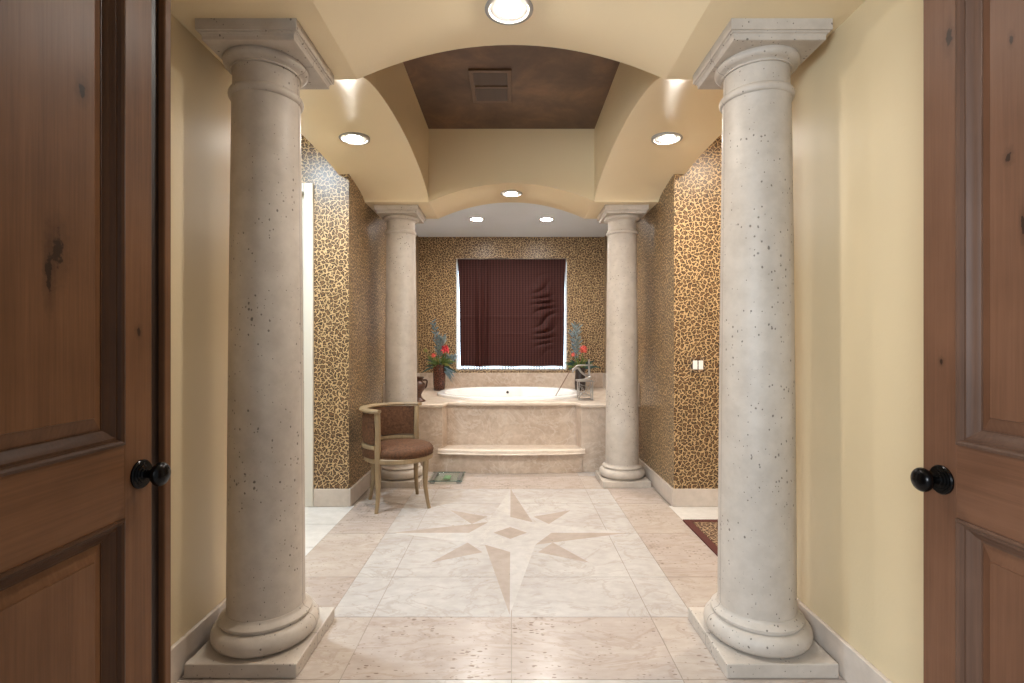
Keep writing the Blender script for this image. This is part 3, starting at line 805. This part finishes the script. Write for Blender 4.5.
obj('piping', tube(nb(), [(SO[0]+0.246*math.cos(2*PI*k/48), SO[1]+0.246*math.sin(2*PI*k/48), 0.399) for k in range(49)], 0.005, 6), FABRIC, seat, 60)
a0, a1 = ang['br'], ang['fl']+2*PI
bk = obj('backrest', arc_band(nb(), 0.232, 0.272, 0.500, 0.726, a0+0.06, a1-0.06, 32, 0.006), FABRIC, ch, 40)
obj('lower_rail', arc_band(nb(), 0.238, 0.278, 0.462, 0.492, a0+0.04, a1-0.04, 32, 0.003), CHAIRW, ch, 40)
obj('lower_upholstery', arc_band(nb(), 0.250, 0.274, 0.396, 0.461, a0+0.05, a1-0.05, 32, 0.0), FABRIC, ch, 40)
bm = nb(); rings = []
n = 40
for i in range(n+1):
    u = i/n; a = a0-0.10 + (a1-a0+0.20)*u
    w = 0.026 if 0.04 < u < 0.96 else 0.020
    rr = 0.268; c, s = math.cos(a), math.sin(a); zt = 0.757
    rings.append([bm.verts.new(((rr+dr)*c, (rr+dr)*s, z)) for dr, z in ((-w, zt-0.024), (w, zt-0.026), (w+0.007, zt-0.014), (w, zt-0.002), (0, zt), (-w, zt-0.002), (-w-0.006, zt-0.013))])
for a, b in zip(rings, rings[1:]):
    for k in range(7): bm.faces.new((a[k], a[(k+1) % 7], b[(k+1) % 7], b[k]))
bm.faces.new(rings[0]); bm.faces.new(rings[-1])
obj('top_rail', bm, CHAIRW, ch, 45)

# ------------------------------------------------------------------ bathroom scale
sc = thing('bathroom_scale', 'glass bathroom scale on the floor beside the tub step', 'scale', (-0.587, 4.685, 0.0006))
obj('platform', BX(-0.150, 0.150, -0.160, 0.160, 0.022, 0.030, bev=0.002), GLASS, sc)
for a in ((-0.151, 0.151, -0.162, -0.1605), (-0.151, 0.151, 0.1605, 0.162)): obj('glass_edge', BX(*a, 0.0225, 0.0295), GLINE, sc)
for sx in (-1, 1):
    for sy in (-1, 1):
        f = obj('foot', lathe(nb(), [(0.022, 0.0), (0.024, 0.003), (0.022, 0.021), (0.001, 0.0215)], 24), STEEL, sc, 40, (sx*0.118, sy*0.128, 0))
    bm = BX(-0.016, 0.016, -0.15, 0.15, 0.0302, 0.0325, bev=0.001)
    obj('foot_pad', bm, STEEL, sc, None, (sx*0.118, 0, 0))
obj('display', BX(-0.030, 0.030, -0.05, 0.06, 0.012, 0.0215, bev=0.002), SCREEN, sc)

# ------------------------------------------------------------------ vases, flowers, urn, wire figure on the deck
DZ = DT+0.0008
def vase(loc, label, mat, prof, name='flower_vase'):
    t = thing(name, label, 'vase', loc)
    obj('body', lathe(nb(), prof, 40), mat, t, 45)
    r, z = prof[-4]
    return t
v1 = thing('flower_vase', 'tall brown spotted vase on the left of the tub deck', 'vase', (-0.905, 6.42, DZ))
obj('body', lathe(nb(), [(0.060, 0), (0.068, 0.006), (0.074, 0.08), (0.078, 0.20), (0.082, 0.30), (0.086, 0.322), (0.080, 0.325), (0.074, 0.30), (0.066, 0.10), (0.05, 0.02), (0.001, 0.018)], 40), VASEM, v1, 50)
obj('foot_ring', lathe(nb(), [(0.062, 0.0), (0.070, 0.0), (0.072, 0.010), (0.066, 0.014)], 40, cap=False), DVASE, v1, 40)
v2 = thing('flower_vase', 'dark vase behind the silver wire figure on the right of the deck', 'vase', (0.86, 6.42, DZ))
obj('body', lathe(nb(), [(0.055, 0), (0.063, 0.006), (0.070, 0.09), (0.064, 0.18), (0.060, 0.24), (0.070, 0.285), (0.064, 0.288), (0.054, 0.24), (0.05, 0.05), (0.001, 0.03)], 40), DVASE, v2, 50)
obj('foot_ring', lathe(nb(), [(0.058, 0.0), (0.066, 0.0), (0.068, 0.010), (0.060, 0.014)], 40, cap=False), BRONZE, v2, 40)

def leaf(bm, base, tip, width, sag=0.0, n=6, twist=0.0):
    b, t = Vector(base), Vector(tip); d = t-b; side = d.cross(Vector((0, 1, 0)))
    if side.length < 1e-4: side = Vector((1, 0, 0))
    side.normalize(); side = (side*math.cos(twist) + Vector((0, 1, 0))*math.sin(twist)).normalized(); nrm = d.cross(side).normalized()
    prev = None
    for i in range(n+1):
        u = i/n; p = b + d*u + Vector((0, 0, -sag))*(u*u) + Vector((0, 0, sag*0.4))*math.sin(PI*u)
        w = width*(math.sin(PI*min(0.98, u*0.9+0.06)))**0.8*(1 if i < n else 0.05)
        row = [bm.verts.new(p - side*w + nrm*0.002), bm.verts.new(p - nrm*w*0.25), bm.verts.new(p + side*w + nrm*0.002), bm.verts.new(p + nrm*0.003)]
        if prev:
            for k in range(4): bm.faces.new((prev[k], prev[(k+1) % 4], row[(k+1) % 4], row[k]))
        else: bm.faces.new(row)
        prev = row
    bm.faces.new(prev)
def bloom(bm, c, r, n=9, layers=3, rnd=random):
    c = Vector(c)
    bmesh.ops.create_icosphere(bm, subdivisions=2, radius=r*0.42, matrix=Matrix.Translation(c))
    for l in range(5):
        el = -0.75 + l*0.5; m = (8, 10, 10, 8, 5)[l]
        for k in range(m):
            a = 2*PI*(k+0.5*l)/m + rnd.uniform(-.2, .2)
            d = Vector((math.cos(a)*math.cos(el), math.sin(a)*math.cos(el), math.sin(el))).normalized()
            leaf(bm, c+d*r*0.25, c+d*r*rnd.uniform(0.8, 1.12), r*0.20, 0.08*r, 4, rnd.uniform(0, 3))
def spike(bm, pts, r, n=26, blade=0.06, rnd=random):
    tube(bm, pts, 0.003, 6)
    P = [Vector(p) for p in pts]
    for k in range(n):
        u = 0.25+0.75*k/n; i = min(len(P)-2, int(u*(len(P)-1))); f = u*(len(P)-1)-i
        p = P[i].lerp(P[i+1], f); a = k*2.4
        d = Vector((math.cos(a), math.sin(a)*0.8, 0.9))
        leaf(bm, p, p + d*blade*rnd.uniform(0.6, 1.1), r, 0.0, 3, a)

def bouquet(loc, label, mouth, spec):
    t = thing('flower_arrangement', label, 'flowers', loc)
    rnd = random.Random(spec['seed'])
    bm = nb()
    for (x, y, z) in spec['stem_to']: tube(bm, bez((0.3*x*0.2, 0.0, mouth-0.18), (x*0.25, y*0.3, mouth+0.04), (x, y, z)), 0.0032, 6)
    obj('stems', bm, LEAFG, t, 60)
    for mat, nm, items in spec['leaves']:
        bm = nb()
        for (a, ln, el, w) in items:
            b = Vector((0.02*math.cos(a), 0.02*math.sin(a), mouth-0.03)); ee = el
            d = Vector((math.cos(a)*math.cos(ee), 0.7*math.sin(a)*math.cos(ee), math.sin(ee)))
            leaf(bm, b+d*0.03, b+d*ln, w, ln*0.15, 6, rnd.uniform(-.6, .6))
        obj(nm, bm, mat, t, 60)
    for mat, nm, pts, r, n, bl in spec['spikes']:
        bm = nb(); spike(bm, pts, r, n, bl, rnd); obj(nm, bm, mat, t, 60)
    for mat, c, r in spec['blooms']:
        bm = nb(); bloom(bm, c, r, 9, 3, rnd); obj('flower', bm, mat, t, 60)
    return t
rr = random.Random(3)
def fan(n, l0, l1, e0, e1, w, a0=0, a1=2*PI): return [(rr.uniform(a0, a1), rr.uniform(l0, l1), rr.uniform(e0, e1), w*rr.uniform(.7, 1.2)) for _ in range(n)]
bouquet((-0.905, 6.42, DZ), 'red flowers with dusty blue and green foliage in the brown vase at left', 0.325, dict(seed=1,
    stem_to=[(0.08, -0.03, 0.50), (-0.07, -0.05, 0.43), (-0.16, 0.0, 0.48), (0.0, 0.0, 0.55)],
    leaves=[(LEAFG, 'green_leaves', fan(34, 0.10, 0.24, 0.1, 1.2, 0.011)), (LEAFY, 'yellow_green_leaves', fan(24, 0.12, 0.22, 0.2, 1.1, 0.009)), (LEAFD, 'dark_leaves', fan(20, 0.10, 0.25, -0.3, 0.6, 0.012)),
            (DRYB, 'drooping_grass', fan(22, 0.16, 0.24, -0.9, -0.1, 0.006, -0.9, 0.5))],
    spikes=[(BLUEG, 'blue_spike', bez((0.0, 0, 0.32), (0.0, 0.0, 0.55), (0.04, 0.0, 0.66)), 0.011, 40, 0.085), (DRYB, 'tall_spike', bez((-0.02, 0, 0.32), (-0.02, 0, 0.62), (-0.085, 0.0, 0.87)), 0.011, 30, 0.06),
            (BLUEG, 'side_spike', bez((0.03, 0, 0.32), (0.14, 0, 0.46), (0.19, 0.0, 0.36)), 0.012, 26, 0.07)],
    blooms=[(RED, (0.085, -0.06, 0.515), 0.062), (CORAL, (-0.062, -0.07, 0.44), 0.032), (LEAFY, (-0.17, -0.03, 0.50), 0.030)]))
bouquet((0.86, 6.42, DZ), 'coral red flowers with tall blue foliage in the dark vase at right', 0.285, dict(seed=2,
    stem_to=[(0.03, -0.03, 0.52), (-0.09, -0.05, 0.44), (0.05, 0.0, 0.58), (-0.03, 0.0, 0.6)],
    leaves=[(LEAFG, 'green_leaves', fan(40, 0.12, 0.24, 0.3, 1.2, 0.011)), (LEAFY, 'yellow_green_leaves', fan(24, 0.12, 0.22, 0.4, 1.3, 0.009)), (LEAFD, 'dark_leaves', fan(30, 0.14, 0.27, 0.1, 0.8, 0.013))],
    spikes=[(BLUEG, 'blue_spike', bez((-0.02, 0, 0.3), (-0.04, 0.0, 0.6), (-0.05, 0.0, 0.82)), 0.011, 42, 0.085), (DRYB, 'tall_spike', bez((-0.03, 0, 0.3), (-0.09, 0, 0.5), (-0.10, 0.0, 0.74)), 0.010, 26, 0.06)],
    blooms=[(CORAL, (0.035, -0.06, 0.515), 0.062), (CORAL, (-0.095, -0.07, 0.45), 0.030)]))

ur = thing('carved_urn', 'small dark brown carved urn on the deck beside the left column', 'urn', (-0.945, 5.16, DZ))
obj('body', lathe(nb(), [(0.070, 0.0), (0.078, 0.004), (0.076, 0.014), (0.055, 0.026), (0.040, 0.045), (0.036, 0.070), (0.046, 0.090), (0.066, 0.118), (0.078, 0.150), (0.074, 0.178), (0.052, 0.198), (0.046, 0.212), (0.060, 0.238), (0.070, 0.246), (0.062, 0.248), (0.045, 0.22), (0.001, 0.20)], 40), BRONZE, ur, 50)
for s in (-1, 1):
    obj('handle', tube(nb(), bez((s*0.052, 0, 0.215), (s*0.105, 0, 0.225), (s*0.092, 0, 0.185)) + bez((s*0.090, 0, 0.175), (s*0.088, 0, 0.145), (s*0.070, 0, 0.135))[1:], 0.009, 8), BRONZE, ur, 60)

wf = thing('wire_sculpture', 'silver wire figure on a wire cube, holding a thin rod over the tub', 'sculpture', (0.765, 5.33, DZ))
bm = nb(); a, h = 0.070, 0.195
for sx in (-1, 1):
    for sy in (-1, 1): tube(bm, [(sx*a, sy*a, 0), (sx*a, sy*a, h)], 0.0055, 8)
for z in (0.006, h):
    for s in (-1, 1):
        tube(bm, [(-a-0.018*(z > .1), s*a, z), (a+0.018*(z > .1), s*a, z)], 0.0055, 8); tube(bm, [(s*a, -a, z), (s*a, a, z)], 0.0055, 8)
obj('cube_frame', bm, CHROME, wf, 60)
bm = nb()
for s in (-1, 1):
    tube(bm, [(-a, s*a, 0.02), (-0.02, s*a, 0.10), (-0.05, s*a, 0.16), (0.03, s*a, 0.13), (0.0, s*a, 0.07), (a, s*a, 0.03)], 0.0042, 6)
    tube(bm, [(a, s*a, 0.17), (0.04, s*a, 0.10), (0.055, s*a, 0.05), (-0.03, s*a, 0.04)], 0.0042, 6)
    tube(bm, [(s*a, -a, 0.02), (s*a, 0.02, 0.11), (s*a, a, 0.17)], 0.0042, 6)
obj('scroll_wires', bm, CHROME, wf, 60)
bm = nb()
tube(bm, [(-0.10, -0.02, h+0.008), (-0.02, -0.02, h+0.014), (0.03, -0.02, h+0.03), (0.055, -0.02, h+0.05)], [0.010, 0.010, 0.010, 0.012], 8)      # lower legs
tube(bm, bez((0.05, -0.01, h+0.05), (-0.03, -0.02, h+0.06), (-0.065, -0.02, h+0.13)) + bez((-0.065, -0.02, h+0.13), (-0.10, -0.02, h+0.15), (-0.135, -0.02, h+0.09))[1:], [0.011]*17, 8)   # thigh, knee, shin
tube(bm, [(0.045, -0.01, h+0.04), (0.042, -0.01, h+0.12), (0.040, -0.01, h+0.225)], [0.012, 0.010, 0.009], 8)          # torso
tube(bm, [(0.075, -0.01, h+0.165), (0.0, -0.02, h+0.165), (-0.085, -0.03, h+0.16), (-0.13, -0.03, h+0.12)], [0.009]*4, 8)    # arms
obj('figure', bm, CHROME, wf, 60)
obj('rod', tube(nb(), [(-0.10, -0.035, h+0.165), (-0.165, 0.0, h+0.09), (-0.30, 0.05, 0.037)], [0.004, 0.0042, 0.0048], 8), RODM, wf, 60)

# ------------------------------------------------------------------ world, camera, colour management
w = bpy.data.worlds.new('World'); S.world = w; w.use_nodes = True
wt = w.node_tree; bg = wt.nodes['Background']; bg.inputs[0].default_value = (0.80, 0.91, 1.0, 1)
tc = wt.nodes.new('ShaderNodeTexCoord'); sx_ = wt.nodes.new('ShaderNodeSeparateXYZ'); L(wt, tc.outputs['Generated'], sx_.inputs[0])
mr = wt.nodes.new('ShaderNodeMapRange'); L(wt, sx_.outputs[1], mr.inputs[0])
for k_, v_ in ((1, 0.0), (2, 0.4), (3, 0.42), (4, 5.0)): mr.inputs[k_].default_value = v_
L(wt, mr.outputs[0], bg.inputs[1])                            # open daylit side beyond the tub window
cam = bpy.data.cameras.new('Camera'); co = bpy.data.objects.new('Camera', cam); COL.objects.link(co)
co.location = (0, 0, EYE); co.rotation_euler = (PI/2, 0, 0)
cam.sensor_width = 36.0; cam.lens = 18.0; cam.shift_x = 0.0005; cam.shift_y = 0.0034; cam.clip_start = 0.03
S.camera = co
vs = S.view_settings
vs.view_transform = 'Standard'; vs.look = 'None'; vs.exposure = 0.22; vs.gamma = 1.0; vs.use_curve_mapping = False
